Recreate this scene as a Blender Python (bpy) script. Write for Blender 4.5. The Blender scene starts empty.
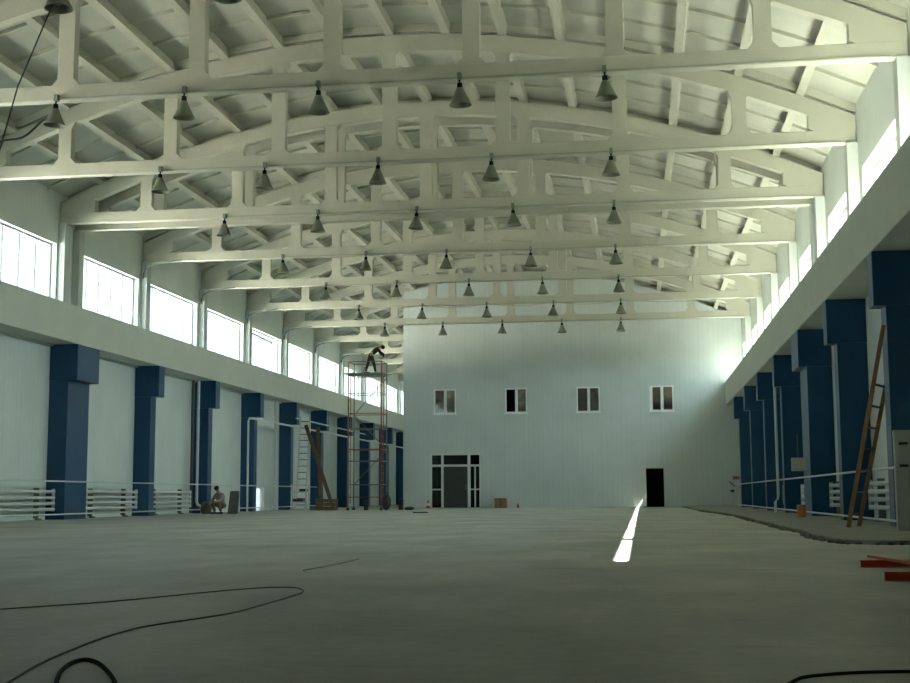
import bpy, math, random
from mathutils import Vector, Matrix
random.seed(7)
S = bpy.context.scene
C = bpy.data.collections.new('hall'); S.collection.children.link(C)

# ------------------------------------------------------------------ materials
def srgb(r, g, b):
    f = lambda c: (c/255/12.92) if c/255 <= .04045 else ((c/255+.055)/1.055)**2.4
    return (f(r), f(g), f(b), 1)
def mat(name, col, rough=.6, metal=0, noise=0, nscale=3, bump=0, bscale=20, col2=None, spec=.5):
    m = bpy.data.materials.new(name); m.use_nodes = True
    nt = m.node_tree; b = nt.nodes['Principled BSDF']
    b.inputs['Base Color'].default_value = (*col[:3], 1)
    b.inputs['Roughness'].default_value = rough; b.inputs['Metallic'].default_value = metal
    b.inputs['Specular IOR Level'].default_value = spec
    tc = nt.nodes.new('ShaderNodeTexCoord')
    if noise or col2:
        n = nt.nodes.new('ShaderNodeTexNoise'); n.inputs['Scale'].default_value = nscale; n.inputs['Detail'].default_value = 6
        nt.links.new(tc.outputs['Object'], n.inputs['Vector'])
        r = nt.nodes.new('ShaderNodeMapRange'); r.inputs['From Min'].default_value = .3; r.inputs['From Max'].default_value = .7
        nt.links.new(n.outputs['Fac'], r.inputs['Value'])
        x = nt.nodes.new('ShaderNodeMix'); x.data_type = 'RGBA'
        nt.links.new(r.outputs['Result'], x.inputs['Factor'])
        c2 = col2 if col2 else tuple(c*(1-noise) for c in col[:3])
        x.inputs['A'].default_value = (*col[:3], 1); x.inputs['B'].default_value = (*c2[:3], 1)
        nt.links.new(x.outputs['Result'], b.inputs['Base Color'])
    if bump:
        n2 = nt.nodes.new('ShaderNodeTexNoise'); n2.inputs['Scale'].default_value = bscale
        nt.links.new(tc.outputs['Object'], n2.inputs['Vector'])
        bp = nt.nodes.new('ShaderNodeBump'); bp.inputs['Strength'].default_value = bump; bp.inputs['Distance'].default_value = .02
        nt.links.new(n2.outputs['Fac'], bp.inputs['Height']); nt.links.new(bp.outputs['Normal'], b.inputs['Normal'])
    return m
def panel_mat(name, col, axis, period=.25, seam=1.0):
    # painted sheet cladding: fine vertical flutes and wider seams, plus faint grime
    m = mat(name, col, .55, noise=.10, nscale=.8)
    nt = m.node_tree; b = nt.nodes['Principled BSDF']
    tc = nt.nodes.new('ShaderNodeTexCoord'); sep = nt.nodes.new('ShaderNodeSeparateXYZ')
    nt.links.new(tc.outputs['Object'], sep.inputs[0])
    def saw(per, lo):
        d = nt.nodes.new('ShaderNodeMath'); d.operation = 'DIVIDE'; d.inputs[1].default_value = per
        nt.links.new(sep.outputs[axis], d.inputs[0])
        f = nt.nodes.new('ShaderNodeMath'); f.operation = 'FRACT'; nt.links.new(d.outputs[0], f.inputs[0])
        g = nt.nodes.new('ShaderNodeMath'); g.operation = 'LESS_THAN'; g.inputs[1].default_value = lo
        nt.links.new(f.outputs[0], g.inputs[0]); return g
    a = saw(period, .18); s = saw(seam, .03)
    ad = nt.nodes.new('ShaderNodeMath'); ad.operation = 'ADD'
    nt.links.new(a.outputs[0], ad.inputs[0]); nt.links.new(s.outputs[0], ad.inputs[1])
    bp = nt.nodes.new('ShaderNodeBump'); bp.invert = True; bp.inputs['Strength'].default_value = .5; bp.inputs['Distance'].default_value = .01
    nt.links.new(ad.outputs[0], bp.inputs['Height']); nt.links.new(bp.outputs['Normal'], b.inputs['Normal'])
    # seams are thin dark joints in the cladding
    old = b.inputs['Base Color'].links[0].from_socket
    x = nt.nodes.new('ShaderNodeMix'); x.data_type = 'RGBA'; x.inputs['B'].default_value = (*[c*.78 for c in col[:3]], 1)
    mu = nt.nodes.new('ShaderNodeMath'); mu.operation = 'MULTIPLY'; mu.inputs[1].default_value = .2
    nt.links.new(ad.outputs[0], mu.inputs[0]); nt.links.new(mu.outputs[0], x.inputs['Factor'])
    nt.links.new(old, x.inputs['A']); nt.links.new(x.outputs['Result'], b.inputs['Base Color'])
    return m
M = {}
M['wall'] = panel_mat('wall_cladding', (.66,.72,.69), 1)
M['wallx'] = panel_mat('end_wall_cladding', (.54,.60,.59), 0)
M['plaster'] = mat('white_plaster', (.54,.58,.56), .7, noise=.08, nscale=1.2, bump=.15, bscale=8)
M['beam'] = mat('painted_ledge', (.56,.59,.52), .65, noise=.07, nscale=1.5, bump=.1, bscale=10)
M['truss'] = mat('painted_truss', (.46,.46,.38), .6, noise=.07, nscale=2, bump=.12, bscale=12)
M['slab'] = mat('painted_slab', (.44,.445,.385), .75, noise=.14, nscale=1.3, bump=.15, bscale=9)
M['blue'] = mat('blue_paint', (.001,.055,.140), .34, noise=.12, nscale=1.5, spec=.5)
M['floor'] = None
M['strip'] = mat('rough_screed', (.27,.285,.25), .9, noise=.3, nscale=3, bump=.6, bscale=9)
M['earth'] = mat('dark_rubble', (.16,.15,.125), .95, noise=.5, nscale=14, bump=.6, bscale=25)
M['frame'] = mat('white_window_frame', (.75,.77,.76), .4)
M['wframe'] = mat('grey_window_frame', (.30,.32,.32), .5)
M['panel'] = mat('dull_pale_metal', (.42,.45,.40), .6, noise=.1, nscale=4)
M['pipe'] = mat('white_painted_pipe', (.56,.61,.60), .35)
M['darkpipe'] = mat('dark_pipe', (.05,.06,.055), .5)
M['lamp'] = mat('lamp_shade_metal', (.17,.19,.14), .5, metal=.1)
M['lampin'] = mat('lamp_inside', (.22,.24,.2), .35)
M['cable'] = mat('black_rubber', (.012,.014,.013), .9, spec=.1)
M['conduit'] = mat('grey_conduit', (.16,.19,.16), .6)
M['feed'] = mat('feed_cable_edge_shade', (.34,.36,.29), .7)  # cable tone, doubling as the shading line under the truss chords
M['thincable'] = mat('dusty_cable', (.05,.05,.045), .7)
M['gravel'] = mat('pale_gravel', (.62,.61,.56), .9, noise=.15, nscale=3)
M['rust'] = mat('rust_red_tube', (.33,.12,.09), .6, noise=.4, nscale=6)
M['steel'] = mat('dull_steel_tube', (.20,.22,.20), .5, metal=.4)
M['wood'] = mat('old_wood', (.19,.12,.06), .75, noise=.4, nscale=8)
M['woodlad'] = mat('ladder_wood', (.34,.17,.07), .6, noise=.35, nscale=10)
M['orange'] = mat('orange_paint', (.80,.075,.02), .4, noise=.25, nscale=8)
M['orange2'] = mat('faded_orange_paint', (.50,.15,.055), .5, noise=.25, nscale=8)
M['black'] = mat('black_plastic', (.012,.014,.014), .5)
M['dark'] = mat('room_shade_dark', (.05,.05,.05), .9)  # near-black colour stands in for the shade inside the unlit rooms
M['doorbrown'] = mat('dark_door_leaf', (.03,.035,.028), .6)
M['card'] = mat('cardboard', (.30,.17,.09), .8, noise=.2, nscale=9)
M['grey'] = mat('grey_tarp', (.12,.13,.12), .8, noise=.3, nscale=9)
M['sack'] = mat('brown_sack', (.16,.14,.09), .9, noise=.4, nscale=9)
M['green'] = mat('green_paint', (.10,.18,.08), .6)
M['skin'] = mat('skin', (.42,.24,.16), .5)
M['hair'] = mat('hair', (.015,.012,.01), .7)
M['shirt'] = mat('pale_shirt', (.40,.36,.33), .8, noise=.2, nscale=12)
M['khaki'] = mat('khaki_trousers', (.22,.19,.13), .8, noise=.2, nscale=12)
M['darkcloth'] = mat('dark_work_clothes', (.03,.035,.035), .8, noise=.3, nscale=12)
M['shoe'] = mat('black_shoe', (.01,.01,.01), .5)
def glass(name, tint=(.96,.98,.97), fac=.08):
    m = bpy.data.materials.new(name); m.use_nodes = True; nt = m.node_tree; nt.nodes.clear()
    o = nt.nodes.new('ShaderNodeOutputMaterial'); x = nt.nodes.new('ShaderNodeMixShader'); x.inputs[0].default_value = fac
    t = nt.nodes.new('ShaderNodeBsdfTransparent'); t.inputs[0].default_value = (*tint, 1)
    g = nt.nodes.new('ShaderNodeBsdfGlossy'); g.inputs['Roughness'].default_value = .03
    nt.links.new(t.outputs[0], x.inputs[1]); nt.links.new(g.outputs[0], x.inputs[2]); nt.links.new(x.outputs[0], o.inputs[0])
    return m
M['glass'] = glass('window_glass')
M['doorglass'] = glass('door_glass', (.4,.45,.42), .05)
M['glassdark'] = glass('office_glass', (.5,.55,.52), .25)
# concrete floor: blotches, faint streaks and a few dark stains
def floor_mat():
    m = mat('concrete_floor', (.285,.30,.275), .55, spec=.45)
    nt = m.node_tree; b = nt.nodes['Principled BSDF']; L = nt.links.new
    tc = nt.nodes.new('ShaderNodeTexCoord')
    def noise(scale, sx=1, sy=1, detail=6):
        mp = nt.nodes.new('ShaderNodeMapping'); mp.inputs['Scale'].default_value = (sx, sy, 1); L(tc.outputs['Object'], mp.inputs['Vector'])
        n = nt.nodes.new('ShaderNodeTexNoise'); n.inputs['Scale'].default_value = scale; n.inputs['Detail'].default_value = detail
        L(mp.outputs[0], n.inputs['Vector']); return n.outputs['Fac']
    def ramp(f, a, c, lo, hi):
        r = nt.nodes.new('ShaderNodeMapRange'); r.inputs['From Min'].default_value = a; r.inputs['From Max'].default_value = c
        r.inputs['To Min'].default_value = lo; r.inputs['To Max'].default_value = hi; L(f, r.inputs['Value']); return r.outputs[0]
    def mul(p, q):
        x = nt.nodes.new('ShaderNodeMath'); x.operation = 'MULTIPLY'; L(p, x.inputs[0]); L(q, x.inputs[1]); return x.outputs[0]
    v = mul(mul(ramp(noise(.5), .35, .65, .84, 1.12), ramp(noise(1.6, 1, .35), .35, .7, .9, 1.1)), ramp(noise(9), .3, .7, .92, 1.06))
    v = mul(v, ramp(noise(.9, .5, 1.5, 3), .66, .74, 1, .72))
    hs = nt.nodes.new('ShaderNodeHueSaturation'); hs.inputs['Color'].default_value = (.36,.375,.335,1); L(v, hs.inputs['Value']); L(hs.outputs[0], b.inputs['Base Color'])
    L(ramp(noise(.8, 1, .5), .3, .7, .52, .72), b.inputs['Roughness'])
    bp = nt.nodes.new('ShaderNodeBump'); bp.inputs['Strength'].default_value = .15; bp.inputs['Distance'].default_value = .01
    L(noise(18), bp.inputs['Height']); L(bp.outputs[0], b.inputs['Normal'])
    return m
M['floor'] = floor_mat()

# ------------------------------------------------------------------ mesh builder
class MB:
    def __init__(s): s.v = []; s.f = []
    def add(s, vs, fs):
        o = len(s.v); s.v += [tuple(p) for p in vs]; s.f += [tuple(o+i for i in f) for f in fs]; return s
    def box(s, x0, x1, y0, y1, z0, z1):
        vs = [(x, y, z) for x in (x0, x1) for y in (y0, y1) for z in (z0, z1)]
        return s.add(vs, [(0,1,3,2),(4,6,7,5),(0,4,5,1),(2,3,7,6),(0,2,6,4),(1,5,7,3)])
    def prism(s, poly, axis, a, b):
        # poly: points in the plane of the two other axes (in x,y,z order)
        def p3(p, t): q = list(p); q.insert(axis, t); return tuple(q)
        n = len(poly); vs = [p3(p, a) for p in poly] + [p3(p, b) for p in poly]
        fs = [tuple(range(n))[::-1], tuple(range(n, 2*n))] + [(i, (i+1) % n, n+(i+1) % n, n+i) for i in range(n)]
        return s.add(vs, fs)
    def bar(s, p, q, w, h=None, up=(0,0,1)):
        h = h or w; p = Vector(p); q = Vector(q); d = (q-p).normalized(); u = Vector(up)
        if abs(d.dot(u)) > .99: u = Vector((1,0,0))
        a = d.cross(u).normalized()*w/2; b = a.cross(d).normalized()*h/2
        vs = [c+sa*a+sb*b for c in (p, q) for sa, sb in ((-1,-1),(1,-1),(1,1),(-1,1))]
        return s.add(vs, [(3,2,1,0),(4,5,6,7),(0,1,5,4),(1,2,6,5),(2,3,7,6),(3,0,4,7)])
    def tube(s, pts, r, n=8, cap=True):
        pts = [Vector(p) for p in pts]; rings = []; up = Vector((0,0,1))
        for i, p in enumerate(pts):
            d = (pts[min(i+1, len(pts)-1)]-pts[max(i-1, 0)]).normalized()
            u = up if abs(d.dot(up)) < .95 else Vector((1,0,0))
            a = d.cross(u).normalized(); b = d.cross(a).normalized(); rr = r[i] if isinstance(r, (list, tuple)) else r
            rings.append([p+a*rr*math.cos(t*2*math.pi/n)+b*rr*math.sin(t*2*math.pi/n) for t in range(n)])
        vs = [v for R_ in rings for v in R_]; fs = []
        for i in range(len(pts)-1):
            for t in range(n):
                fs.append((i*n+t, i*n+(t+1) % n, (i+1)*n+(t+1) % n, (i+1)*n+t))
        if cap: fs += [tuple(range(n))[::-1], tuple(range((len(pts)-1)*n, len(pts)*n))]
        return s.add(vs, fs)
    def lathe(s, prof, c=(0,0,0), n=20, caps=False):
        vs = []; fs = []
        for r, z in prof:
            vs += [(c[0]+r*math.cos(t*2*math.pi/n), c[1]+r*math.sin(t*2*math.pi/n), c[2]+z) for t in range(n)]
        for i in range(len(prof)-1):
            for t in range(n): fs.append((i*n+t, i*n+(t+1) % n, (i+1)*n+(t+1) % n, (i+1)*n+t))
        if caps: fs += [tuple(range(n))[::-1], tuple(range((len(prof)-1)*n, len(prof)*n))]
        return s.add(vs, fs)
    def blob(s, c, rx, ry, rz, n=12, m=8, wob=0, seed=0):
        rnd = random.Random(seed); vs = []; fs = []
        for i in range(m+1):
            ph = math.pi*i/m
            for t in range(n):
                k = 1+wob*(rnd.random()-.5)
                vs.append((c[0]+k*rx*math.sin(ph)*math.cos(t*2*math.pi/n), c[1]+k*ry*math.sin(ph)*math.sin(t*2*math.pi/n), c[2]+k*rz*math.cos(ph)))
        for i in range(m):
            for t in range(n): fs.append((i*n+t, (i+1)*n+t, (i+1)*n+(t+1) % n, i*n+(t+1) % n))
        return s.add(vs, fs)
    def build(s, name, m, parent=None, loc=None, smooth=False, bevel=0):
        me = bpy.data.meshes.new(name); me.from_pydata(s.v, [], s.f); me.validate(); 
        import bmesh
        bm = bmesh.new(); bm.from_mesh(me); bmesh.ops.recalc_face_normals(bm, faces=bm.faces); bm.to_mesh(me); bm.free()
        me.materials.append(M[m] if isinstance(m, str) else m)
        if smooth:
            for p in me.polygons: p.use_smooth = True
        o = bpy.data.objects.new(name, me); C.objects.link(o)
        if parent: o.parent = parent
        if loc: o.location = loc
        if bevel:
            b = o.modifiers.new('bevel', 'BEVEL'); b.width = bevel; b.segments = 2; b.limit_method = 'ANGLE'
        return o
def tag(o, label=None, cat=None, group=None, kind=None):
    if label: o['label'] = label
    if cat: o['category'] = cat
    if group: o['group'] = group
    if kind: o['kind'] = kind
    return o
def empty(name, loc=(0,0,0), rz=0):
    o = bpy.data.objects.new(name, None); C.objects.link(o); o.location = loc; o.rotation_euler = (0,0,rz); o.empty_display_size = .3; return o
def struct(o): o['kind'] = 'structure'; return o
def copy_tree(o, parent=None):
    c = o.copy(); C.objects.link(c)
    if parent: c.parent = parent
    for ch in list(KIDS(o)): copy_tree(ch, c)
    return c
def KIDS(o): return [x for x in C.objects if x.parent == o]

ORD = ['first','second','third','fourth','fifth','sixth','seventh','eighth','ninth','tenth','eleventh','twelfth','thirteenth','fourteenth','fifteenth']

# ------------------------------------------------------------------ hall dimensions (metres)
J = 36.49                    # expansion joint; frames every 6 m from it
XL, XR = -17.25, 5.20        # inner faces of the long walls
XC = -6.02
FL, FR = -16.47, 4.31        # inner faces of the ledge beams
LB, LT = 5.12, 6.29          # underside / top of the ledge beams
WT = 8.13                    # window head
HC = 8.86                    # underside of the trusses
YB, YE = -6.0, 97.0          # behind the camera / far end
YW = 65.9                    # partition with offices
def arc(x): return 12.12-.0208*(x-XC)**2

# floor
f = MB().box(XL-.4, XR+.4, YB-.3, YE+.3, -.3, 0).build('floor', 'floor'); struct(f)
# raised unfinished screed strip along the right wall
edge = [(2.24,51.2),(2.42,47.5),(2.60,44),(2.74,39),(2.72,35),(2.66,31),(2.70,28),(2.60,25.2),(2.66,22.3),(2.52,20),(2.55,18.4),(2.62,17.5),(3.0,17.12),(3.5,17.2),(4.3,17.05),(5.2,17.1),(5.2,65.9),(2.0,65.9),(2.08,58)]
s_ = MB().prism(edge, 2, 0, .055).build('trim_1', 'strip'); struct(s_)
rb = MB(); rnd = random.Random(3)
for i in range(len(edge)-5):
    (x0,y0),(x1,y1) = edge[i],edge[i+1]; L_ = math.hypot(x1-x0,y1-y0); n = max(2,int(L_*7))
    for k in range(n):
        t = (k+rnd.random())/n; r = rnd.uniform(.015,.045)
        rb.blob((x0+(x1-x0)*t-rnd.uniform(-.03,.12), y0+(y1-y0)*t-(rnd.uniform(0,.1) if i>10 else 0), r*.35), r*1.6, r*2, r*.9, 7, 4, .4, seed=i*99+k)
tag(rb.build('rubble', 'earth'), 'dark crumbled rubble along the edge of the raised screed strip', 'rubble', kind='stuff')

# ------------------------------------------------------------------ long walls
HOLES = [(55.95,57.45,0,1.0)]
def slab_rects(mb, x0, x1, y0, y1, z0, z1, holes):
    # wall strip in the YZ plane with rectangular holes
    ys = sorted({y0,y1,*[h[0] for h in holes],*[h[1] for h in holes]}); zs = sorted({z0,z1,*[h[2] for h in holes],*[h[3] for h in holes]})
    for a,b in zip(ys,ys[1:]):
        for c,d in zip(zs,zs[1:]):
            m_ = ((a+b)/2,(c+d)/2)
            if any(h[0]<m_[0]<h[1] and h[2]<m_[1]<h[3] for h in holes): continue
            mb.box(x0,x1,a,b,c,d)
ks = list(range(-4, 10))     # bays with windows: from frame k to k+1
def wy(k, side='left'): 
    if side == 'right': return J+6*k+(.2 if k > -4 else -.5)+(.5 if k == 0 else 0), (65.1 if k == 4 else J+6*(k+1)-.6-(.5 if k == -1 else 0))
    a = J+6*k+.26+(.5 if k == 0 else 0); b = J+6*(k+1)-.42-(.35 if k == -1 else 0); return a, b
wn = [0]; WTS = {'left':8.22,'right':8.13}
for side, (xa, xb) in (('left', (XL-.25, XL)), ('right', (XR, XR+.35))):
    mb = MB(); low = LB if side == 'left' else 0
    if side == 'left': slab_rects(mb, xa-.1, xb-.1, YB, YE, 0, low, HOLES)
    bays = ks if side == 'left' else [k for k in ks if k < 5]
    holes = [(*wy(k, side), LT-.12, WTS[side]) for k in bays] + (HOLES if side == 'left' else [])
    slab_rects(mb, xa, xb, YB, YE, low, 9.86, [h for h in holes if h[2] > low-.01 or low == 0])
    struct(mb.build('wall_'+side, 'wall'))
    WT = WTS[side]
    xo = xa+.06 if side == 'left' else xb-.06
    xin = XL if side == 'left' else XR
    for k in bays:
        y0, y1 = wy(k, side); wn[0] += 1
        fr = MB(); w = .05
        n = 5
        fr.box(xo-w/2, xo+w/2, y0, y1, WT-w, WT).box(xo-w/2, xo+w/2, y0, y1, LT-.12, LT-.12+w)
        for i in range(n+1):
            yy = y0+(y1-y0)*i/n; yy = min(max(yy, y0+w/2), y1-w/2); ww = w/2 if i in (0,n) else .024
            fr.box(xo-w/2, xo+w/2, yy-ww, yy+ww, LT-.12+w, WT-w)
        fo = fr.build('window_%d' % wn[0], 'wframe'); struct(fo)
        MB().box(xo-.004, xo+.004, y0+.02, y1-.02, LT-.1, WT-.02).build('glass', 'glass', fo)
        if side == 'left' and k == 3:    # damaged upper rail in the fourth window past the joint
            MB().bar((XL-.1,y0+.3,WT-.22),(XL-.1,y1-1.2,WT-.3),.06,.07).build('loose_rail','darkpipe',fo)
# white upper posts under the truss ends
tn = [1]
for side in ('left','right'):
    for k in range(-5, 11):
        if side == 'right' and (k > 4 or k < -3): continue
        for dy in ((-.5,.5) if k == 0 else (0,)):
            y = J+6*k+dy; tn[0] += 1
            x0, x1 = (XL, XL+.22) if side == 'left' else (XR-.26, XR)
            if side == 'left' and k==0: dw=.18
            else: dw=.19
            struct(MB().box(x0, x1, y-dw, y+dw, LT, HC).build('trim_%d' % tn[0], 'plaster', bevel=.012))
# end walls
struct(MB().box(XL-.25, XR+.25, YB-.3, YB, 0, 12.6).build('wall_back', 'wallx'))
struct(MB().box(XL-.25, XR+.25, YE, YE+.3, 0, 12.6).build('wall_end', 'wallx'))

# partition with offices: wall in the XZ plane with openings
WX0 = -12.28
wins = [(-10.66,-9.48,4.86,6.17),(-6.92,-5.76,4.86,6.17),(-3.22,-2.01,4.86,6.17),(.50,1.72,4.86,6.17)]
ent = (-10.86,-8.2,0,2.78); dr = (.24,1.13,0,1.97)
holes = wins+[ent,dr]
pw = MB()
xs = sorted({WX0,XR,*[h[0] for h in holes],*[h[1] for h in holes]}); zs = sorted({0,8.6,*[h[2] for h in holes],*[h[3] for h in holes]})
for a,b in zip(xs,xs[1:]):
    for c,d in zip(zs,zs[1:]):
        if any(h[0]<(a+b)/2<h[1] and h[2]<(c+d)/2<h[3] for h in holes): continue
        pw.box(a,b,YW,YW+.28,c,d)
top = [(x, arc(x)+.02) for x in [WX0+(XR-WX0)*i/24 for i in range(25)]]
pw.prism([(WX0,8.6),(XR,8.6)]+top[::-1], 1, YW, YW+.28)
struct(pw.build('wall_front', 'wallx'))
struct(MB().box(WX0, WX0+.25, YW+.28, YE, 0, 8.75).build('wall_inner', 'wall'))
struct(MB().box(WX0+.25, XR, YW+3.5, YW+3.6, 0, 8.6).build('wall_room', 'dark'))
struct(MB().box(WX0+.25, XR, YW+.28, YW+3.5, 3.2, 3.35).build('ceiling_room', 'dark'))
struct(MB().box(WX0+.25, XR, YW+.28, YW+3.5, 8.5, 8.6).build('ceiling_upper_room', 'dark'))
for i,(a,b,c,d) in enumerate(wins):
    wn[0] += 1; w = .075; yy = YW+.02; m_ = (a+b)/2+.02
    fr = MB().box(a,b,yy,yy+.07,c,c+w).box(a,b,yy,yy+.07,d-w,d).box(a,a+w*(2.0 if i==3 else 1),yy,yy+.07,c+w,d-w).box(b-w,b,yy,yy+.07,c+w,d-w).box(m_-.07,m_+.07,yy,yy+.07,c+w,d-w)
    fr.box(a-.05,b+.05,YW-.09,YW,c-.05,c)
    fo = fr.build('window_%d' % wn[0], 'frame'); struct(fo)
    if i != 1: MB().box(a+w,m_-.07,yy+.03,yy+.036,c+w,d-w).build('glass','glassdark',fo)
    MB().box(m_+.07,b-w,yy+.03,yy+.036,c+w,d-w).build('glass','glassdark',fo)
    if i == 1:    # pale panel leaning inside the right-hand sash
        MB().box(m_+.07,m_+.28,yy+.08,yy+.1,c+w,c+.6).build('inner_panel','frame',fo)
# glazed entrance
a,b,_,d = ent; yy = YW+.03; e = MB(); w=.09
m1,m2 = -10.14,-8.9; tz = 2.13
e.box(a,a+w,yy,yy+.08,0,d).box(b-w,b,yy,yy+.08,0,d).box(a+w,b-w,yy,yy+.08,d-w*.6,d).box(a+w,b-w,yy,yy+.08,tz,tz+w*1.2)
e.box(m1-.14,m1-.02,yy,yy+.08,0,tz).box(m1-.14,m1-.02,yy,yy+.08,tz+w*1.2,d-w*.6).box(m2,m2+.15,yy,yy+.08,0,tz).box(m2,m2+.15,yy,yy+.08,tz+w*1.2,d-w*.6)
e.box(a+w,m1-.14,yy,yy+.08,.92,.99).box(m2+.15,b-w,yy,yy+.08,.92,.99).box(-8.55,-8.47,yy,yy+.08,.99,tz).box(-8.55,-8.47,yy,yy+.08,.04,.92)
eo = e.build('door_1','pipe'); struct(eo)
for x0,x1,z0,z1 in ((a+w,m1-.14,.99,tz),(a+w,m1-.14,.05,.92),(a+w,m1-.14,tz+.1,d-.05),(m1-.02,m2,tz+.1,d-.05),(m2+.15,-8.55,.99,tz),(-8.47,b-w,.99,tz),(m2+.15,b-w,tz+.1,d-.05),(m2+.15,-8.55,.05,.92),(-8.47,b-w,.05,.92)):
    MB().box(x0,x1,yy+.035,yy+.041,z0,z1).build('glass','doorglass',eo)
dl = MB().box(m1-.02,m2,yy+.02,yy+.06,.03,tz)
for z in (.45,.85,1.25,1.65): dl.box(m1+.06,m2-.08,yy+.01,yy+.02,z,z+.3)
lf = dl.build('door_leaf','doorbrown',eo); MB().bar((m2-.09,yy-.03,.95),(m2-.09,yy-.03,1.2),.03).build('handle','steel',lf)
a,b,_,d = dr
struct(MB().box(a-.05,a,YW-.02,YW+.28,0,d+.05).box(b,b+.05,YW-.02,YW+.28,0,d+.05).box(a,b,YW-.02,YW+.28,d,d+.05).build('door_2','plaster'))
# low daylight hatch in the left wall
struct(MB().box(XL-.26,XL+.03,56.80,56.90,0,1.0).box(XL-.26,XL+.03,57.4,57.5,0,1.05).box(XL-.26,XL+.03,55.95,57.5,1.0,1.07).box(XL-.2,XL,57.1,57.4,0,1.0).box(XL-.26,XL+.03,56.72,57.5,0,.07).build('door_3','frame'))
# ground outside the walls
struct(MB().box(-90,XL-.36,-20,160,-.35,-.05).build('ground_outside','gravel'))

# ------------------------------------------------------------------ ceiling (ribbed slabs on the arched trusses)
ce = MB(); cr_ = MB(); W_ = 1.42
def seg(x): return arc(x)
frames = [J+6*k for k in range(-7, 11)]
bounds = [YB]+[y for y in frames if YB < y < YE]+[YE]
for i in range(-8, 8):
    xa, xb = XC+W_*i, XC+W_*(i+1); za, zb = arc(xa), arc(xb)
    dx, dz = xb-xa, zb-za; L_ = math.hypot(dx,dz); tx, tz_ = dx/L_, dz/L_; nx, nz = -tz_, tx
    P_ = lambda s, h: (xa+tx*s+nx*h, za+tz_*s+nz*h)
    ce.prism([P_(-.02,.27),P_(L_+.02,.27),P_(L_+.02,.37),P_(-.02,.37)], 1, YB, YE)
    for y0, y1 in zip(bounds, bounds[1:]):
        a, b = y0+.03, y1-.03
        for s0 in (0, L_-.10):
            cr_.prism([P_(s0,.0),P_(s0+.10,.0),P_(s0+.10,.28),P_(s0,.28)], 1, a, b)
        for yy in (a, b-.09): cr_.prism([P_(.10,.08),P_(L_-.10,.08),P_(L_-.082,.27),P_(.082,.27)], 1, yy, yy+.09)
        n = max(2, round((b-a)/1.45))
        for q in range(1, n):
            yy = a+(b-a)*q/n; cr_.prism([P_(.10,.19),P_(L_-.10,.19),P_(L_-.082,.27),P_(.082,.27)], 1, yy-.035, yy+.035)
ce_ = ce.build('ceiling', 'slab'); struct(ce_); cr_.build('ceiling_ribs', 'truss', ce_)

# ------------------------------------------------------------------ concrete trusses
def make_truss():
    t = empty('roof_truss'); h = .125; x0, x1 = XL+.03, XR-.03
    bz = HC+.32
    MB().box(x0, x1, -h, h, HC, bz).build('bottom_chord','truss',t,bevel=.015)
    xs = [XC+W_*i for i in range(-8,9)]; xs[0] = x0; xs[-1] = x1
    up = [(x, arc(x)-(0 if 0<i<16 else -.0)) for i,x in enumerate(xs)]; lo = [(x, max(arc(x)-.42, bz-.01)) for x in xs]
    tc = MB()
    for i in range(16): tc.prism([lo[i],lo[i+1],up[i+1],up[i]], 1, -h, h)
    tc.build('top_chord','truss',t)
    for sgn in (-1, 1):
        xe = XC+sgn*11.2; xi = XC+sgn*10.25; xm = XC+sgn*10.12
        MB().prism([(xe,bz-.005),(xi,bz-.005),(xm,bz+.05),(xm+.0*sgn,arc(xm)-.36),(xe,arc(xe)-.02)],1,-h+.002,h-.002).build('end_block','truss',t)
    for i in range(-3,4):
        xp = XC+2.84*i; zt = arc(xp)-.40; w = .175; c = .14
        poly = [(xp-w-c,bz-.01),(xp+w+c,bz-.01),(xp+w,bz+c),(xp+w,zt-c*.9),(xp+w+c,zt+.05-(.0208*2*(xp-XC)*(w+c))),(xp-w-c,zt+.05+(.0208*2*(xp-XC)*(w+c))),(xp-w,zt-c*.9),(xp-w,bz+c)]
        MB().prism(poly,1,-h+.01,h-.01).build('post','truss',t,bevel=.012)
    return t
tp = make_truss(); trusses = []
ty = [(-3,0),(-2,0),(-1,0),(0,-.5),(0,.5)]+[(k,0) for k in range(1,11)]
tl = ['arched white concrete roof truss nearest the camera, only its hanging lamps showing',
 'nearest fully visible white arched roof truss, crossing the top of the view',
 'white arched roof truss directly behind the nearest visible truss',
 'front one of the closely paired white roof trusses at the joint',
 'rear one of the closely paired white roof trusses at the joint',
 'white arched roof truss just beyond the closely paired trusses',
 'second white roof truss beyond the closely paired trusses',
 'third white roof truss beyond the closely paired trusses',
 'last full white roof truss before the far wall with four windows',
 'roof truss over the left alley, nearest to the far wall edge',
 'second roof truss over the left alley beside the far wall',
 'third roof truss over the left alley beside the far wall',
 'fourth roof truss over the left alley beside the far wall',
 'fifth roof truss over the left alley beside the far wall',
 'roof truss deepest in the left alley before the end wall']
for i,(k,dy) in enumerate(ty):
    o = tp if i == 0 else copy_tree(tp)
    o.location = (0, J+6*k+dy, 0); tag(o, tl[i], 'roof truss', 'arched concrete roof trusses'); trusses.append(o)

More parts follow.
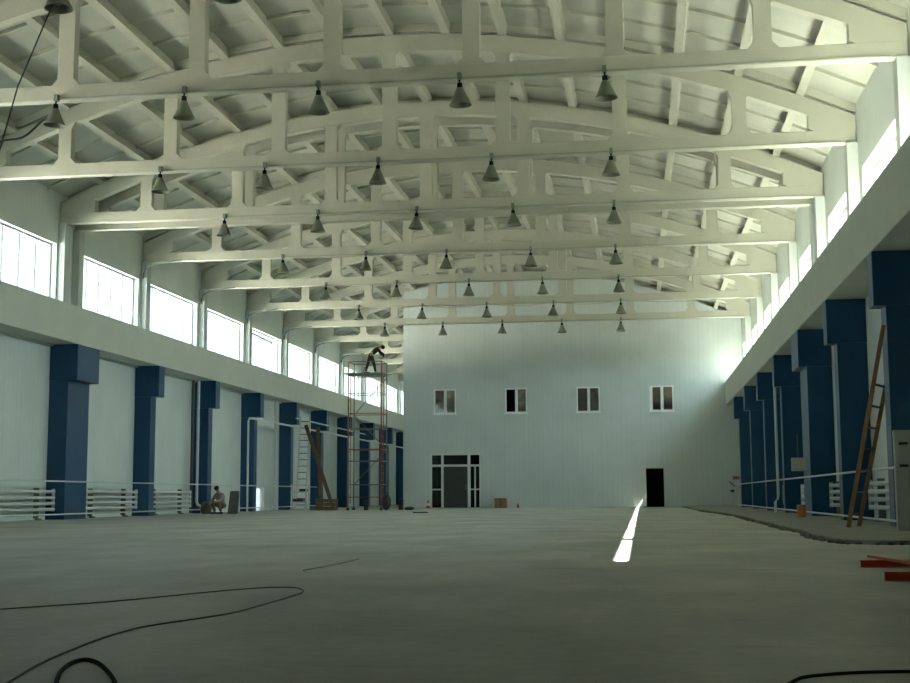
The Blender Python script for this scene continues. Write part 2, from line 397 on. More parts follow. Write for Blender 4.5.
# ------------------------------------------------------------------ blue columns and ledge beams
def make_column(side, w):
    sx = 1 if side == 'left' else -1; xw = XL-.1 if side == 'left' else XR
    c = empty('column'); f0 = (XL if sx>0 else XR)
    xs0, xs1 = sorted((xw, -16.76 if sx>0 else 4.53)); hs0, hs1 = sorted((xw, FL if sx>0 else FR))
    MB().box(xs0-xw, xs1-xw, -w, w, 0, LB-1.02).build('shaft','blue',c,bevel=.015)
    MB().box(hs0-xw, hs1-xw, -w-.02, w+.02, LB-1.02, LB+(.05 if sx>0 else 0)).build('corbel','blue',c,bevel=.015)
    return c
protos = {(s,w):None for s in ('left','right') for w in (.25,.75)}
lname = {'left':'left','right':'right'}
for side in ('left','right'):
    xw = XL-.1 if side == 'left' else XR
    rng = [k for k in (range(-1,10) if side == 'left' else range(-2,5))]
    for j,k in enumerate(rng):
        w = .75 if k == 0 else .25
        if protos[(side,w)] is None: protos[(side,w)] = o = make_column(side,w)
        else: o = copy_tree(protos[(side,w)])
        z0 = 0
        o.location = (xw, J+6*k, z0)
        if side == 'left':
            lab = {-1:'blue column at the very left edge of the view, mostly cut off',0:'wide blue double column with broad corbel, nearest fully seen on the left wall',1:'narrow blue column right after the wide one on the left wall',2:'blue column with white and dark pipes just before it on the left wall',3:'blue column with white pipe running down its front, left wall',4:'blue column to the right of the bright hatch on the left wall'}.get(k, '%s blue column beyond the bright hatch on the left wall' % ORD[k-4])
        else:
            lab = {-2:'nearest dark blue column at the right edge, wooden ladder leaning on it',-1:'dark blue column just behind the wooden ladder on the right wall',0:'wide dark blue double column on the right wall, third from the camera',1:'dark blue column behind the pale wall box on the right wall',2:'dark blue column beyond the pale wall box, third from the far wall',3:'dark blue column on the right wall, last but one before the far wall',4:'last dark blue column on the right wall, beside the far wall'}[k]
        tag(o, lab, 'column', 'blue columns along the %s wall' % side)
for side,(x0,x1),ye in (('left',(XL,FL),YE),('right',(FR,XR),YW)):
    o = MB().box(x0,x1,YB,ye,LB+(.05 if side == 'left' else 0),LT).build('ledge_beam','beam',bevel=.02)
    tag(o,'long pale ledge beam above the blue columns of the %s wall' % side,'beam')

# ------------------------------------------------------------------ lamps
def make_lamp():
    l = empty('pendant_lamp')
    MB().box(-.04,.04,-.04,.073,.52,.66).build('bracket','conduit',l)
    MB().tube([(0,0,.55),(0,0,.42)],.018,8).lathe([(.0,.46),(.05,.455),(.055,.38),(.05,.34),(.0,.335)],n=12).build('lamp_holder','cable',l,smooth=True)
    sh = MB().lathe([(.045,.36),(.075,.34),(.095,.28),(.13,.20),(.175,.10),(.212,.03),(.225,0),(.218,0),(.205,.03),(.168,.10),(.123,.20),(.088,.275),(.06,.32),(.0,.325)],n=24).build('lamp_shade','lamp',l,smooth=True)
    MB().lathe([(0,.06),(.04,.075),(.055,.12),(.045,.18),(.025,.22),(.025,.3)],n=12).build('bulb','lampin',sh,smooth=True)
    return l
lp = make_lamp(); LX = [[-12,-8.93,-6.16,-3.4,-.6],[-11.86,-9.07,-6.26,-3.37,-.52],[-11.9,-9.18,-6.29,-3.48,-.57],[-12.06,-9.21,-6.29,-3.45,-.61],[-12.09,-9.2,-6.41,-3.52,-.68],[-12.1,-9.27,-6.43,-3.57,-.68],[-12.1,-9.3,-6.45,-3.6,-.7],[-12.15,-9.3,-6.44,-3.58,-.80]]; first = True
def tn_(i): return ['in the foreground above all others','on the nearest fully visible truss','on the truss behind the nearest visible one','on the front of the paired trusses','on the first truss beyond the paired ones','on the second truss beyond the paired ones','on the third truss beyond the paired ones','on the last truss before the far wall'][i]
pos5 = ['leftmost','second from left','middle','fourth from left','rightmost']
lamps = {}
for i,y in enumerate([J-18,J-12,J-6,J-.5,J+6,J+12,J+18,J+24]):
    for j,x in enumerate(LX[i]):
        if i == 0 and j not in (1,2): continue
        o = lp if first else copy_tree(lp); first = False
        jx = random.uniform(-.01,.01)
        o.location = (x+jx, y-.20, 8.31+random.uniform(-.02,.02)); o.scale = (1,1,1)
        o.rotation_euler = (random.uniform(-.05,.05),random.uniform(-.05,.05),random.uniform(0,6))
        o.rotation_euler.z = 0
        pj = ('left' if j == 1 else 'right')+' of the two' if i == 0 else pos5[j]+' of five'
        tag(o, 'dark bell lamp, %s, %s' % (pj, tn_(i)), 'lamp', 'bell lamps hanging under the trusses'); lamps[(i,j)] = o.location.copy()
# feed cables, also standing in for shade along the bottom edges of the chords
for i in range(1,8):
    y = [J-18,J-12,J-6,J-.5,J+6,J+12,J+18,J+24][i]-.125-.02; pts = []
    sag = {6:.14,5:.04}.get(i,.0)
    xs = [lamps[(i,j)].x for j in range(5)]+[XR-.35]
    for a,b in zip(xs,xs[1:]):
        for q in range(8):
            t = q/8; pts.append((a+(b-a)*t, y-.0, HC+.03-(4*sag*t*(1-t))))
    pts.append((xs[-1],y,HC+.02))
    o = MB().tube(pts,.013,6).build('edge_shade_cable','feed')
    tag(o,'thin dark feed cable standing for the shaded chord edge between the lamps %s' % tn_(i),'cable','feed cables and edge shade along the trusses')

# loose cables overhead
L0 = lamps[(0,1)]
o = MB().tube([(L0.x-.1,L0.y-.02,L0.z+.05),(-8.9,17,6.6),(-8.55,15.3,3.9),(-8.25,13.6,1.3),(-8.1,12.75,.02)],.012,6).build('hanging_cable','thincable')
tag(o,'black cable hanging from the top left lamp down past the left edge','cable')
L1 = lamps[(1,0)]; pts = []
for q in range(13):
    t = q/12; pts.append((L1.x+.1-t*1.6, L1.y-.02, L1.z+.12-.55*t+.16*math.sin(t*9)*(1-t)))
o = MB().tube(pts,.022,6).build('loose_cable','thincable'); tag(o,'loose drooping black cable beside the upper left lamp','cable')
# roof drain conduits on the left wall
for k in range(1,9):
    y = J+6*k-.28
    o = MB().tube([(XL+1.5,y,HC+.0),(XL+.45,y,HC-.12),(XL+.2,y,HC-.25),(XL+.12,y,HC-.45),(XL+.12,y,8.25)],.03,6).build('drain_conduit','conduit')
    tag(o,'thin grey conduit bent down the upper left wall %s' % ('by first truss past the pair' if k==1 else 'by %s truss past the pair' % ORD[k-1]),'conduit','conduits on the upper left wall')

# ------------------------------------------------------------------ heating pipes
def heating(side, y0, y1, label):
    sx = 1 if side == 'left' else -1; xf = -16.72+.05 if sx>0 else 4.53-.04
    o = MB().tube([(xf,y0,1.11),(xf,y1,1.11)],.023,8).tube([(xf,y0,.16),(xf,y1,.16)],.023,8).build('heating_main','pipe',smooth=False)
    return tag(o,label,'pipe')
heating('left',22,65,'pair of long white heating pipes running past the left blue columns')
heating('right',23.0,62.5,'pair of long white heating pipes running past the right blue columns')
def make_register(side):
    sx = 1 if side == 'left' else -1
    r = empty('radiator'); x = .16*sx; L_ = 2.25
    for z in (.30,.47,.64,.81): MB().tube([(x,-L_,z),(x,L_,z)],.048,8).build('pipe','pipe',r)
    MB().tube([(x,-L_+.05,.24),(x,-L_+.05,.9)],.05,8).build('header','pipe',r); MB().tube([(x,L_-.05,.24),(x,L_-.05,.9)],.05,8).build('header','pipe',r)
    for y in (-1.3,1.3): MB().box(min(.01*sx,x),max(.01*sx,x),y-.03,y+.03,.05,.92).box(x-.08,x+.08,y-.05,y+.05,.0,.05).build('bracket','conduit',r)
    return r
for side in ('left','right'):
    p = None
    for k in ((-2,-1,0,1) if side == 'left' else (-2,-1,0,1)):
        y = J+6*k+3+(.25 if k == 0 else 0)-(.45 if k == 1 else 0)
        if p is None: p = o = make_register(side)
        else: o = copy_tree(p)
        o.location = (XL if side == 'left' else XR, y, 0 if side == 'left' else .055)
        if side=='left': lab = {-2:'white pipe radiator low on the left wall, cut off by the left edge',-1:'white pipe radiator low on the left wall before the wide blue column',0:'white pipe radiator low on the left wall right after the wide blue column',1:'white pipe radiator low on the left wall beside the tall white pipe'}[k]
        else: lab = {-2:'white pipe radiator low on the right wall beside the wooden ladder',-1:'white pipe radiator on the right wall, between second and third blue columns',0:'white pipe radiator on the right wall just beyond the double column',1:'farthest white pipe radiator low on the right wall'}[k]
        tag(o,lab,'radiator','pipe radiators on the %s wall' % side)
def pipe(name, pts, r, m, label, n=8): return tag(MB().tube(pts,r,n).build(name,m),label,'pipe')
pipe('drain_pipe',[(-17.12,47.45,.02),(-17.12,47.45,LB)],.06,'darkpipe','dark vertical pipe beside a white one on the left wall')
pipe('drain_pipe',[(-17.02,47.8,LB),(-17.02,47.8,.45),(-16.95,47.75,.33),(-16.8,47.7,.28),(-16.75,47.7,.0)],.06,'pipe','tall white vertical pipe beside a dark one on the left wall')
pipe('water_pipe',[(-16.5,52.6,.0),(-16.5,52.6,3.86),(-16.5,52.75,3.95),(-16.45,53.2,3.97),(-16.38,54.2,3.95),(-16.38,90,3.95)],.045,'pipe','white pipe rising by a blue column then running along the left wall')
pipe('water_pipe',[(-17.1,58.7,.0),(-17.1,58.7,LB)],.06,'pipe','vertical white pipe right of the bright hatch on the left wall')
pipe('water_pipe',[(-16.3,59.5,4.35),(-16.3,75,4.3)],.04,'pipe','upper short white pipe over the cluttered corner on the left wall')
pipe('water_pipe',[(4.40,43.0,LB),(4.40,43.0,.62),(4.37,42.9,.5),(4.28,42.8,.4),(4.28,42.8,.055)],.045,'pipe','vertical white pipe down the right columns with kinked foot')

# ------------------------------------------------------------------ scaffold tower
t = empty('scaffold_tower',(-12.40,57.6,0)); hx, hy = .77,.6
for sx in (-1,1):
    for sy in (-1,1):
        MB().tube([(sx*hx,sy*hy,.1),(sx*hx,sy*hy,6.78)],.03,8).build('upright','rust' if sy<0 else 'steel',t)
        MB().lathe([(0,0),(.07,0),(.07,.1),(0,.1)],(sx*hx,sy*hy,0),10).build('foot','black',t)
for z,m in ((.59,'rust'),(1.15,'steel'),(2.22,'steel'),(2.75,'rust'),(3.69,'steel'),(4.38,'rust'),(5.3,'steel'),(6.15,'steel'),(6.75,'rust')):
    b_ = MB()
    for sy in (-1,1): b_.tube([(-hx,sy*hy,z),(hx,sy*hy,z)],.022,6)
    for sx in (-1,1): b_.tube([(sx*hx,-hy,z),(sx*hx,hy,z)],.022,6)
    b_.build('rail',m,t)
for z0,z1,s in ((1.15,2.75,1),(2.75,4.38,-1),(4.38,6.1,1)): MB().tube([(-s*hx,hy,z0),(s*hx,hy,z1)],.02,6).build('brace','steel',t)
for sx in (-1,1):
    r_ = MB()
    for q in range(18): r_.tube([(sx*hx,-hy,.35+q*.33),(sx*hx,-hy*.2,.35+q*.33)],.014,5)
    r_.tube([(sx*hx,-hy*.2,.3),(sx*hx,-hy*.2,6.1)],.018,6).build('end_ladder','rust',t)
d_ = MB()
for q in range(5): d_.box(-.98,.84,-.6+q*.24,-.6+q*.24+.225,6.19,6.24)
d_.build('deck','steel',t)
tag(t,'tall narrow scaffold tower of rust and grey tubes with a worker on top','scaffold')

# ------------------------------------------------------------------ people
def skin_obj(name, chains, m, parent, sub=1):
    vs=[]; es=[]; rs=[]; roots=[]
    for ch in chains:
        base=len(vs); roots.append(base); idx={}
        for key,(p,r) in ch['n'].items(): idx[key]=len(vs); vs.append(p); rs.append(r)
        for a,b in ch['e']: es.append((idx[a],idx[b]))
    me=bpy.data.meshes.new(name); me.from_pydata(vs,es,[]); o=bpy.data.objects.new(name,me); C.objects.link(o); o.parent=parent
    o.modifiers.new('skin','SKIN')
    if not me.skin_vertices: me.skin_vertices.new()
    for i,r in enumerate(rs):
        rr = r if isinstance(r,tuple) else (r,r); me.skin_vertices[0].data[i].radius=rr
        me.skin_vertices[0].data[i].use_root = i in roots
    s=o.modifiers.new('sub','SUBSURF'); s.levels=sub; s.render_levels=sub
    o.modifiers['skin'].use_smooth_shade=True; me.materials.append(M[m]); return o
def person(loc, rz, J_, top, legs_m, label):
    r = empty('person',loc,rz)
    V_=lambda k: Vector(J_[k])
    n={}; e=[]
    def N(k,p,rad): n[k]=(tuple(p),rad)
    N('pel',V_('pel'),.12); N('sp',(V_('pel')+V_('che'))/2,.115); N('che',V_('che'),.135); N('nk',V_('nk'),.055); N('hd',V_('hd'),.085)
    up=(V_('hd')-V_('nk')).normalized(); N('ht',V_('hd')+up*.10,.075); e+= [('pel','sp'),('sp','che'),('che','nk'),('nk','hd'),('hd','ht')]
    for s in 'LR':
        N('sh'+s,V_('sh'+s),.06); N('el'+s,V_('el'+s),.042); N('wr'+s,V_('wr'+s),.03); d=(V_('wr'+s)-V_('el'+s)).normalized(); N('pa'+s,V_('wr'+s)+d*.07,(.042,.022))
        N('hp'+s,V_('hp'+s),.09); N('kn'+s,V_('kn'+s),.06); N('an'+s,V_('an'+s),.04); N('to'+s,V_('to'+s),.035)
        e+=[('che','sh'+s),('sh'+s,'el'+s),('el'+s,'wr'+s),('wr'+s,'pa'+s),('pel','hp'+s),('hp'+s,'kn'+s),('kn'+s,'an'+s),('an'+s,'to'+s)]
    chains=[{'n':n,'e':e}]
    for s in 'LR':     # five fingers rooted in the palm
        d=(V_('wr'+s)-V_('el'+s)).normalized(); a=d.cross(Vector((0,0,1)));  a = a.normalized() if a.length>.1 else Vector((0,1,0)); c=d.cross(a)
        pa=V_('wr'+s)+d*.07
        for q,l in enumerate((.075,.085,.08,.06)):
            b0=pa+a*(-.03+.02*q); chains.append({'n':{'a':(tuple(b0),.010),'b':(tuple(b0+d*l*.6),.009),'c':(tuple(b0+d*l*.9+c*.025),.008)},'e':[('a','b'),('b','c')]})
        b0=V_('wr'+s)+d*.03-a*.02; chains.append({'n':{'a':(tuple(b0),.011),'b':(tuple(b0-a*.035+d*.02),.010),'c':(tuple(b0-a*.04+d*.05),.009)},'e':[('a','b'),('b','c')]})
    body=skin_obj('body',chains,'skin',r)
    # face and hair
    fw=Vector(J_['face']).normalized(); side=up.cross(fw).normalized(); h=V_('hd')+up*.03
    MB().blob(tuple(h+fw*.085-up*.0),.014,.014,.02,6,5).build('nose','skin',body)
    ey=MB(); [ey.blob(tuple(h+fw*.078+side*s*.032+up*.025),.010,.010,.008,6,4) for s in (-1,1)]; ey.build('eyes','hair',body)
    MB().bar(h+fw*.082-up*.04-side*.02,h+fw*.082-up*.04+side*.02,.008).build('mouth','rust',body)
    ea=MB(); [ea.blob(tuple(h+side*s*.083),.015,.015,.028,6,5) for s in (-1,1)]; ea.build('ears','skin',body)
    MB().blob(tuple(h+up*.045-fw*.018),.095,.095,.092,14,10).build('hair','hair',body,smooth=True)
    g=.018
    tn={'pel':(J_['pel'],.135),'sp':(tuple((V_('pel')+V_('che'))/2),.135),'che':(J_['che'],.155),'nk':(tuple(V_('nk')*.6+V_('che')*.4),.075)}; te=[('pel','sp'),('sp','che'),('che','nk')]
    ln={'pel':(J_['pel'],.14),'wa':(tuple(V_('pel')*.72+V_('che')*.28),.140)}; le=[('pel','wa')]
    for s in 'LR':
        tn['sh'+s]=(J_['sh'+s],.08); tn['el'+s]=(J_['el'+s],.058); tn['wr'+s]=(J_['wr'+s],.042); te+=[('che','sh'+s),('sh'+s,'el'+s),('el'+s,'wr'+s)]
        ln['hp'+s]=(J_['hp'+s],.108); ln['kn'+s]=(J_['kn'+s],.078); ln['an'+s]=(J_['an'+s],.058); le+=[('pel','hp'+s),('hp'+s,'kn'+s),('kn'+s,'an'+s)]
    skin_obj('jacket',[{'n':tn,'e':te}],top,body); skin_obj('trousers',[{'n':ln,'e':le}],legs_m,body)
    for s in 'LR': MB().bar(V_('an'+s)-Vector((.06,0,.045)),V_('to'+s)+Vector((.04,0,-.005)),.09,.07).build('shoe','shoe',body,bevel=.02)
    tag(r,label,'person'); return r
bent = dict(pel=(-.05,0,.86),che=(.24,0,1.13),nk=(.37,0,1.20),hd=(.46,0,1.20),face=(.6,0,-.8),
 shL=(.27,.19,1.14),elL=(.38,.24,.92),wrL=(.56,.20,.78),shR=(.27,-.19,1.14),elR=(.45,-.22,.95),wrR=(.62,-.15,.86),
 hpL=(-.05,.1,.82),knL=(.08,.13,.46),anL=(.14,.14,.08),toL=(.28,.15,.035),hpR=(-.05,-.1,.82),knR=(-.15,-.13,.46),anR=(-.26,-.14,.08),toR=(-.12,-.15,.035))
person((-12.20,57.55,6.245),0,bent,'darkcloth','darkcloth','person in dark work clothes bending over on top of the scaffold tower')
crouch = dict(pel=(-.10,0,.30),che=(.05,0,.66),nk=(.13,0,.82),hd=(.19,0,.90),face=(.9,0,-.35),
 shL=(.06,.19,.72),elL=(.24,.26,.50),wrL=(.44,.17,.44),shR=(.06,-.19,.72),elR=(.22,-.27,.48),wrR=(.42,-.12,.40),
 hpL=(-.08,.1,.28),knL=(.30,.18,.50),anL=(.12,.16,.08),toL=(.27,.18,.035),hpR=(-.08,-.1,.28),knR=(.32,-.16,.48),anR=(.14,-.15,.08),toR=(.29,-.17,.035))
person((-15.78,47.0,0),math.radians(-120),crouch,'shirt','khaki','person in pale shirt crouching by the left wall')

# ------------------------------------------------------------------ clutter on the left
o = MB().blob((-16.33,46.9,.20),.22,.22,.26,12,8,.15,5).build('sack','sack',smooth=True); tag(o,'brown sack on the floor left of the crouching person','sack')
o = MB().prism([(46.7,0),(46.95,0),(47.1,.82),(46.98,.86)],0,-15.42,-15.07).build('folded_tarp','grey',bevel=.03); tag(o,'dark grey bundle standing right of the crouching person','bundle')
# white trolley with dark trays
t = empty('trolley',(-15.38,57.0,0))
for sx in (-.36,.36):
    for sy in (-.25,.25): MB().tube([(sx,sy,.06),(sx*.9,sy,1.15)],.03,8).build('leg','pipe',t)
for z in (.35,.8,1.12): MB().box(-.4,.4,-.28,.28,z,z+.05).build('shelf','pipe',t,bevel=.01)
for z,x in ((.4,-.05),(.85,.08)): MB().box(x-.25,x+.22,-.2,.2,z,z+.13).build('tray','black',t,bevel=.02)
MB().box(-.3,.0,-.22,.22,.85,1.08).build('box','frame',t,bevel=.02)
tag(t,'white metal trolley with dark trays standing by the left wall','trolley')
o = MB().bar((-14.82,57.1,.1),(-14.82,57.5,.1),.16,.08).box(-14.94,-14.70,57.0,57.5,0,.14).build('toolbox','green',bevel=.02); tag(o,'low dark green box on the floor right of the white trolley','box')
# white ladder
t = empty('white_ladder',(-15.75,58.9,0))
for s in (-.22,.22): MB().bar((s,-.5,.03),(s,.25,4.4),.05,.07).build('rail','pipe',t)
for q in range(14):
    u = (q+.7)/14.5; MB().bar((-.22,-.5+.75*u,.03+4.37*u),(.22,-.5+.75*u,.03+4.37*u),.03).build('rung','darkpipe',t)
tag(t,'white ladder with dark rungs leaning upright behind the trolley','ladder')
o = MB().bar((-15.5,58.3,3.95),(-14.05,57.9,.05),.16,.09,up=(0,1,0)).build('plank','wood'); tag(o,'long brown plank leaning with its foot by the wooden crate','plank')
o = MB().bar((-15.0,58.6,3.85),(-14.72,58.25,.03),.17,.06,up=(0,1,0)).build('plank','wood'); tag(o,'nearly upright brown plank beside the leaning plank','plank')
t = empty('crate',(-14.2,57.2,0))
for q in range(3): MB().box(-.45,.45,-.3,-.275,.03+q*.17,.17+q*.17).build('slat','wood',t)
for q in range(3): MB().box(-.45,.45,.275,.3,.03+q*.17,.17+q*.17).build('slat','wood',t)
MB().box(-.45,-.42,-.275,.275,0,.52).build('side','wood',t); MB().box(.42,.45,-.275,.275,0,.52).build('side','wood',t); MB().box(-.42,.42,-.27,.27,0,.03).build('bottom','wood',t)
tag(t,'brown wooden crate on the floor under the leaning planks','crate')
def bucket(x,y,r,h,label,cat='bucket',m='black'):
    b_=empty('bucket',(x,y,0)); MB().lathe([(r*.8,0),(r,h),(r*.95,h),(r*.76,.02),(0,.02)],n=16).build('pail',m,b_,smooth=True)
    MB().tube([(r*math.cos(a),0,h+r*.5*math.sin(a)) for a in [math.pi*i/8 for i in range(9)]],.01,5).build('handle','steel',b_); return tag(b_,label,cat)
bucket(-12.33,57.0,.12,.38,'small black bucket inside the foot of the scaffold tower')
bucket(-10.95,58.2,.13,.45,'black bucket at the left corner of the far wall')
t = empty('cable_reel',(-11.30,56.5,0))
bk_ = MB().blob((0,0,.36),.22,.2,.36,14,10,.1,3).build('bag_body','black',t,smooth=True); MB().tube([(-.1,0,.66),(-.08,0,.78),(.08,0,.78),(.1,0,.66)],.02,6).build('strap','black',t)
t.name = 'work_bag'; tag(t,'black bulging bag standing against the right foot of the scaffold','bag')
o = MB().blob((-10.45,57.6,.07),.25,.15,.08,10,6,.3,9).build('rag','black'); tag(o,'low black rag heap beside the black bucket at the far wall corner','rag')
o = MB().tube([(-8.5,47.7,.015),(-8.35,47.5,.02),(-8.1,47.8,.02),(-7.95,47.6,.015)],.03,6).box(-8.4,-8.05,47.55,47.75,0,.03).build('rag','black'); tag(o,'flat dark scrap lying on the floor before the glazed entrance','scrap')
t = empty('safety_cone',(-10.75,64.6,0)); MB().lathe([(.16,0),(.16,.03),(.11,.03),(.03,.42),(0,.42)],n=14).build('cone_body','orange',t,smooth=False); MB().lathe([(.10,.15),(.075,.25)],(0,0,0),14).build('band','frame',t)
t.name = 'orange_cone'; tag(t,'small orange cone shape left of the glazed entrance','cone')
t = empty('cardboard_box',(-7.1,65.2,0)); MB().box(-.3,.3,-.22,.22,0,.5).build('carton','card',t,bevel=.01); MB().bar((-.3,-.22,.5),(-.33,-.4,.44),.02,.02).box(-.3,.3,-.36,-.22,.49,.5).build('flap','card',t); MB().box(-.04,.04,-.224,-.22,0,.5).build('tape','wood',t)
tag(t,'brown cardboard box on the floor right of the glazed entrance','box')
o = MB().lathe([(.0,0),(.07,0),(.07,.16),(.03,.19),(.03,.24),(0,.24)],(-6.2,64.9,0),12).build('bottle','orange2',smooth=True); tag(o,'small orange can on the floor right of the cardboard box','can')

# ------------------------------------------------------------------ right side things
t = empty('wooden_ladder')
A0,A1 = Vector((3.62,23.7,.055)),Vector((4.46,24.15,3.72)); B0,B1 = Vector((3.93,24.5,.055)),Vector((4.84,24.98,3.72))
for a,b in ((A0,A1),(B0,B1)): MB().bar(a,b,.05,.075,up=(1,0,0)).build('rail','woodlad',t,bevel=.006)
for q in range(7):
    u = (q+.6)/9.4; MB().bar(A0.lerp(A1,u),B0.lerp(B1,u),.035,.035).build('rung','darkpipe',t)
tag(t,'brown wooden ladder leaning against the nearest right blue column','ladder')
t = empty('cabinet',(4.62,21.0,.055))
MB().box(-.43,.0,0,.12,0,1.62).box(0,.44,0,.12,0,1.62).build('body','panel',t,bevel=.01)
for z in (1.02,1.38):
    for x in (-.36,-.08,.2): MB().box(x,x+.14,-.012,0,z,z+.045).build('slot','black',t)
t.location = (4.50,21.6,.055)
tag(t,'pale metal cabinet with dark slots at the right edge of view','cabinet')
t = empty('wall_box',(4.30,35.7,-.06)); MB().box(-.28,.09,-.16,0.0,1.32,1.68).build('housing','panel',t,bevel=.01); MB().box(-.25,.08,-.175,-.16,1.35,1.65).build('cover','panel',t); MB().tube([(-.1,-.08,1.68),(-.1,-.05,2.3)],.012,6).build('cable_stub','conduit',t)
tag(t,'pale box mounted on the right blue columns at chest height','electrical box')
o = MB().lathe([(0,0),(.11,0),(.12,.30),(.11,.32),(0,.32)],(4.05,34.0,.055),14).build('paint_can','orange2',smooth=False); tag(o,'small orange brown can on the screed strip near the right columns','can')
t = empty('standpipe',(4.55,63.6,.055)); MB().tube([(0,0,0),(0,0,1.3)],.12,12).build('post','plaster',t); MB().lathe([(0,0),(.16,0),(.16,.15),(0,.15)],(0,0,1.3),14).build('cap','rust',t); MB().tube([(0,-.05,.9),(-.35,-.1,1.2)],.03,6).tube([(-.3,0,.75),(-.1,0,.75)],.06,8).build('valve','darkpipe',t)
tag(t,'grey standpipe with valve in the far right corner','standpipe')
def channel(p,q,h,w,m,label):
    p=Vector(p); q=Vector(q); d=(q-p).normalized(); s=Vector((-d.y,d.x,0))*w/2; z=Vector((0,0,h)); th=.008
    mb=MB(); mb.bar(p+z/2,q+z/2,w*.2,h); mb.bar(p+z*.06,q+z*.06,w,h*.12); mb.bar(p+z*.94,q+z*.94,w,h*.12)
    return tag(mb.build('steel_beam',m,bevel=.003),label,'beam','orange steel bars on the floor')
channel((1.92,11.95,0),(3.9,12.5,0),.065,.07,'orange','bright orange steel bar lying farthest back of the pile')
channel((1.80,10.15,0),(3.4,10.15,0),.07,.07,'orange','bright orange steel bar lying nearest the camera in the pile')
tag(MB().bar((2.06,12.3,.083),(2.36,10.0,.083),.05,.02).build('flat_bar','orange2'),'thin faded orange strip lying across the two orange bars','bar')

# ------------------------------------------------------------------ floor cables
def cable(pts, r, label, m='cable'):
    P=[Vector((x,y,r)) for x,y in pts]; out=[]
    for i in range(len(P)-1):
        a=P[max(i-1,0)];b=P[i];c=P[i+1];d=P[min(i+2,len(P)-1)]
        for q in range(8):
            t=q/8; out.append(.5*((2*b)+(c-a)*t+(2*a-5*b+4*c-d)*t*t+(3*b-a-3*c+d)*t**3))
    out.append(P[-1]); return tag(MB().tube(out,r,6).build('floor_cable',m),label,'cable')
CABLES = True
cable([(-3.83,7.0),(-3.74,7.17),(-3.55,7.42),(-3.35,7.69),(-3.17,8.06),(-2.99,8.5),(-2.82,8.84),(-2.66,9.05),(-2.5,9.06),(-2.38,8.87),(-2.3,8.6),(-2.28,8.22),(-2.28,7.64),(-2.29,7.11),(-2.37,6.75),(-2.49,6.34),(-2.51,6.07),(-2.49,5.72),(-2.43,5.27),(-2.36,4.86),(-2.26,4.46),(-2.16,4.09),(-2.0,3.6)],.0045,'thin dark cable looping across the floor at lower left','thincable')
cable([(-1.9,4.0),(-1.98,4.2),(-2.07,4.4),(-2.17,4.65),(-2.23,4.87),(-2.22,4.97),(-2.13,4.88),(-2.0,4.67),(-1.87,4.43),(-1.78,4.23),(-1.7,4.0)],.009,'black cable arch at the bottom edge near the lower left corner')
cable([(.36,4.2),(.44,4.48),(.51,4.69),(.56,4.8),(.64,4.87),(.74,4.93),(.85,4.97),(1.03,5.0),(1.3,5.02)],.0065,'black cable curving along the bottom edge at the lower right')
cable([(-2.96,11.1),(-2.92,11.9),(-2.90,12.6),(-2.93,13.2)],.006,'short dark wire lying on the floor beyond the cable loop','conduit')

# ------------------------------------------------------------------ light
w = bpy.data.worlds.new('sky'); S.world = w; w.use_nodes = True
bg = w.node_tree.nodes['Background']; bg.inputs['Strength'].default_value = 1.0
nt = w.node_tree; tc = nt.nodes.new('ShaderNodeTexCoord'); sp = nt.nodes.new('ShaderNodeSeparateXYZ'); nt.links.new(tc.outputs['Generated'], sp.inputs[0])
cr = nt.nodes.new('ShaderNodeValToRGB'); mr = nt.nodes.new('ShaderNodeMapRange'); mr.inputs['From Min'].default_value = -1; nt.links.new(sp.outputs['Z'], mr.inputs['Value']); nt.links.new(mr.outputs[0], cr.inputs['Fac'])
e_ = cr.color_ramp.elements; e_[0].position = .47; e_[0].color = (.10,.115,.09,1); e_[1].position = .52; e_[1].color = (.86,1.06,1.12,1)
e2 = e_.new(.75); e2.color = (.78,1.0,1.10,1)
dp = nt.nodes.new('ShaderNodeVectorMath'); dp.operation = 'DOT_PRODUCT'; nt.links.new(tc.outputs['Generated'], dp.inputs[0]); dp.inputs[1].default_value = Vector((1,-.16,1.40)).normalized()
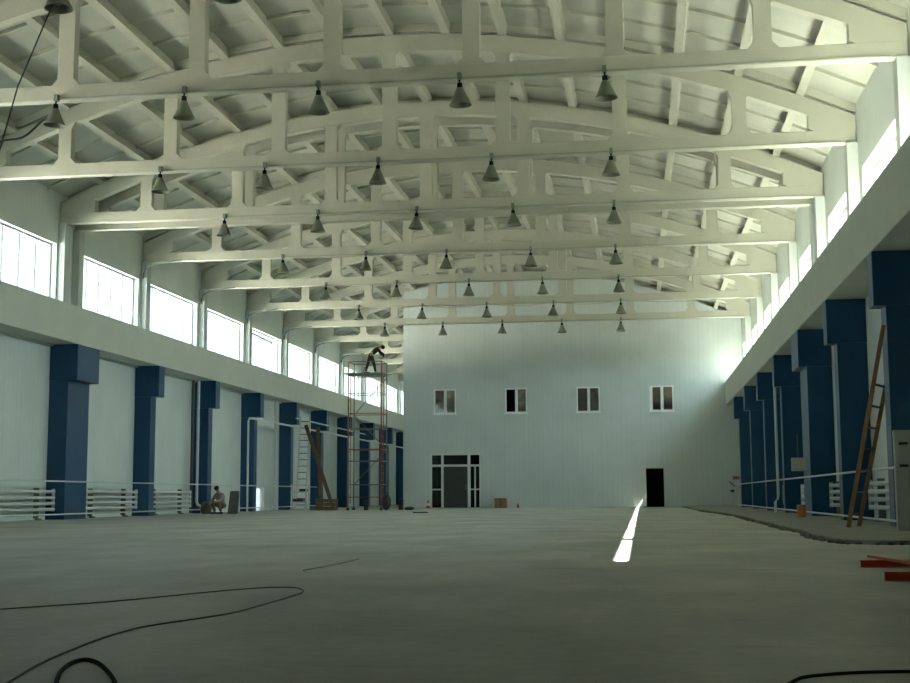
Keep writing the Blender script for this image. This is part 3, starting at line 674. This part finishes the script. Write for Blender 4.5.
mx = nt.nodes.new('ShaderNodeMath'); mx.operation = 'MAXIMUM'; mx.inputs[1].default_value = 0; nt.links.new(dp.outputs['Value'], mx.inputs[0])
pw_ = nt.nodes.new('ShaderNodeMath'); pw_.operation = 'POWER'; pw_.inputs[1].default_value = 2.5; nt.links.new(mx.outputs[0], pw_.inputs[0])
ml = nt.nodes.new('ShaderNodeMath'); ml.operation = 'MULTIPLY_ADD'; ml.inputs[1].default_value = 4.5; ml.inputs[2].default_value = .7; nt.links.new(pw_.outputs[0], ml.inputs[0])
nt.links.new(ml.outputs[0], bg.inputs['Strength'])
nt.links.new(cr.outputs[0], bg.inputs['Color'])
sd = bpy.data.lights.new('sun','SUN'); sd.energy = 32; sd.color = (1,.92,.82); sd.angle = math.radians(.53)
so = bpy.data.objects.new('sun',sd); C.objects.link(so)
so.rotation_euler = Vector((-1,.16,-1.40)).to_track_quat('-Z','Y').to_euler(); so.location = (30,30,40)

# ------------------------------------------------------------------ camera
yaw,pitch,roll,fpx = .1435,.1197,-.0046,1278.26
cam = bpy.data.cameras.new('camera'); co = bpy.data.objects.new('camera',cam); C.objects.link(co); S.camera = co
cam.sensor_width = 36; cam.sensor_fit = 'HORIZONTAL'; cam.lens = fpx/910*36; cam.clip_end = 400; cam.clip_start = .05
F = Vector((-math.sin(yaw)*math.cos(pitch), math.cos(yaw)*math.cos(pitch), math.sin(pitch)))
R0 = Vector((math.cos(yaw), math.sin(yaw), 0)); U0 = R0.cross(F)
c_,s__ = math.cos(roll), math.sin(roll)
R1 = R0*c_+U0*s__; U1 = U0*c_-R0*s__
co.matrix_world = Matrix(((R1.x,U1.x,-F.x,0),(R1.y,U1.y,-F.y,0),(R1.z,U1.z,-F.z,.656),(0,0,0,1)))
S.view_settings.view_transform = 'Standard'; S.view_settings.look = 'None'; S.view_settings.gamma = 1; S.view_settings.use_curve_mapping = False
S.view_settings.exposure = 2.15
S.cycles.max_bounces = 12; S.cycles.diffuse_bounces = 8; S.cycles.transparent_max_bounces = 12
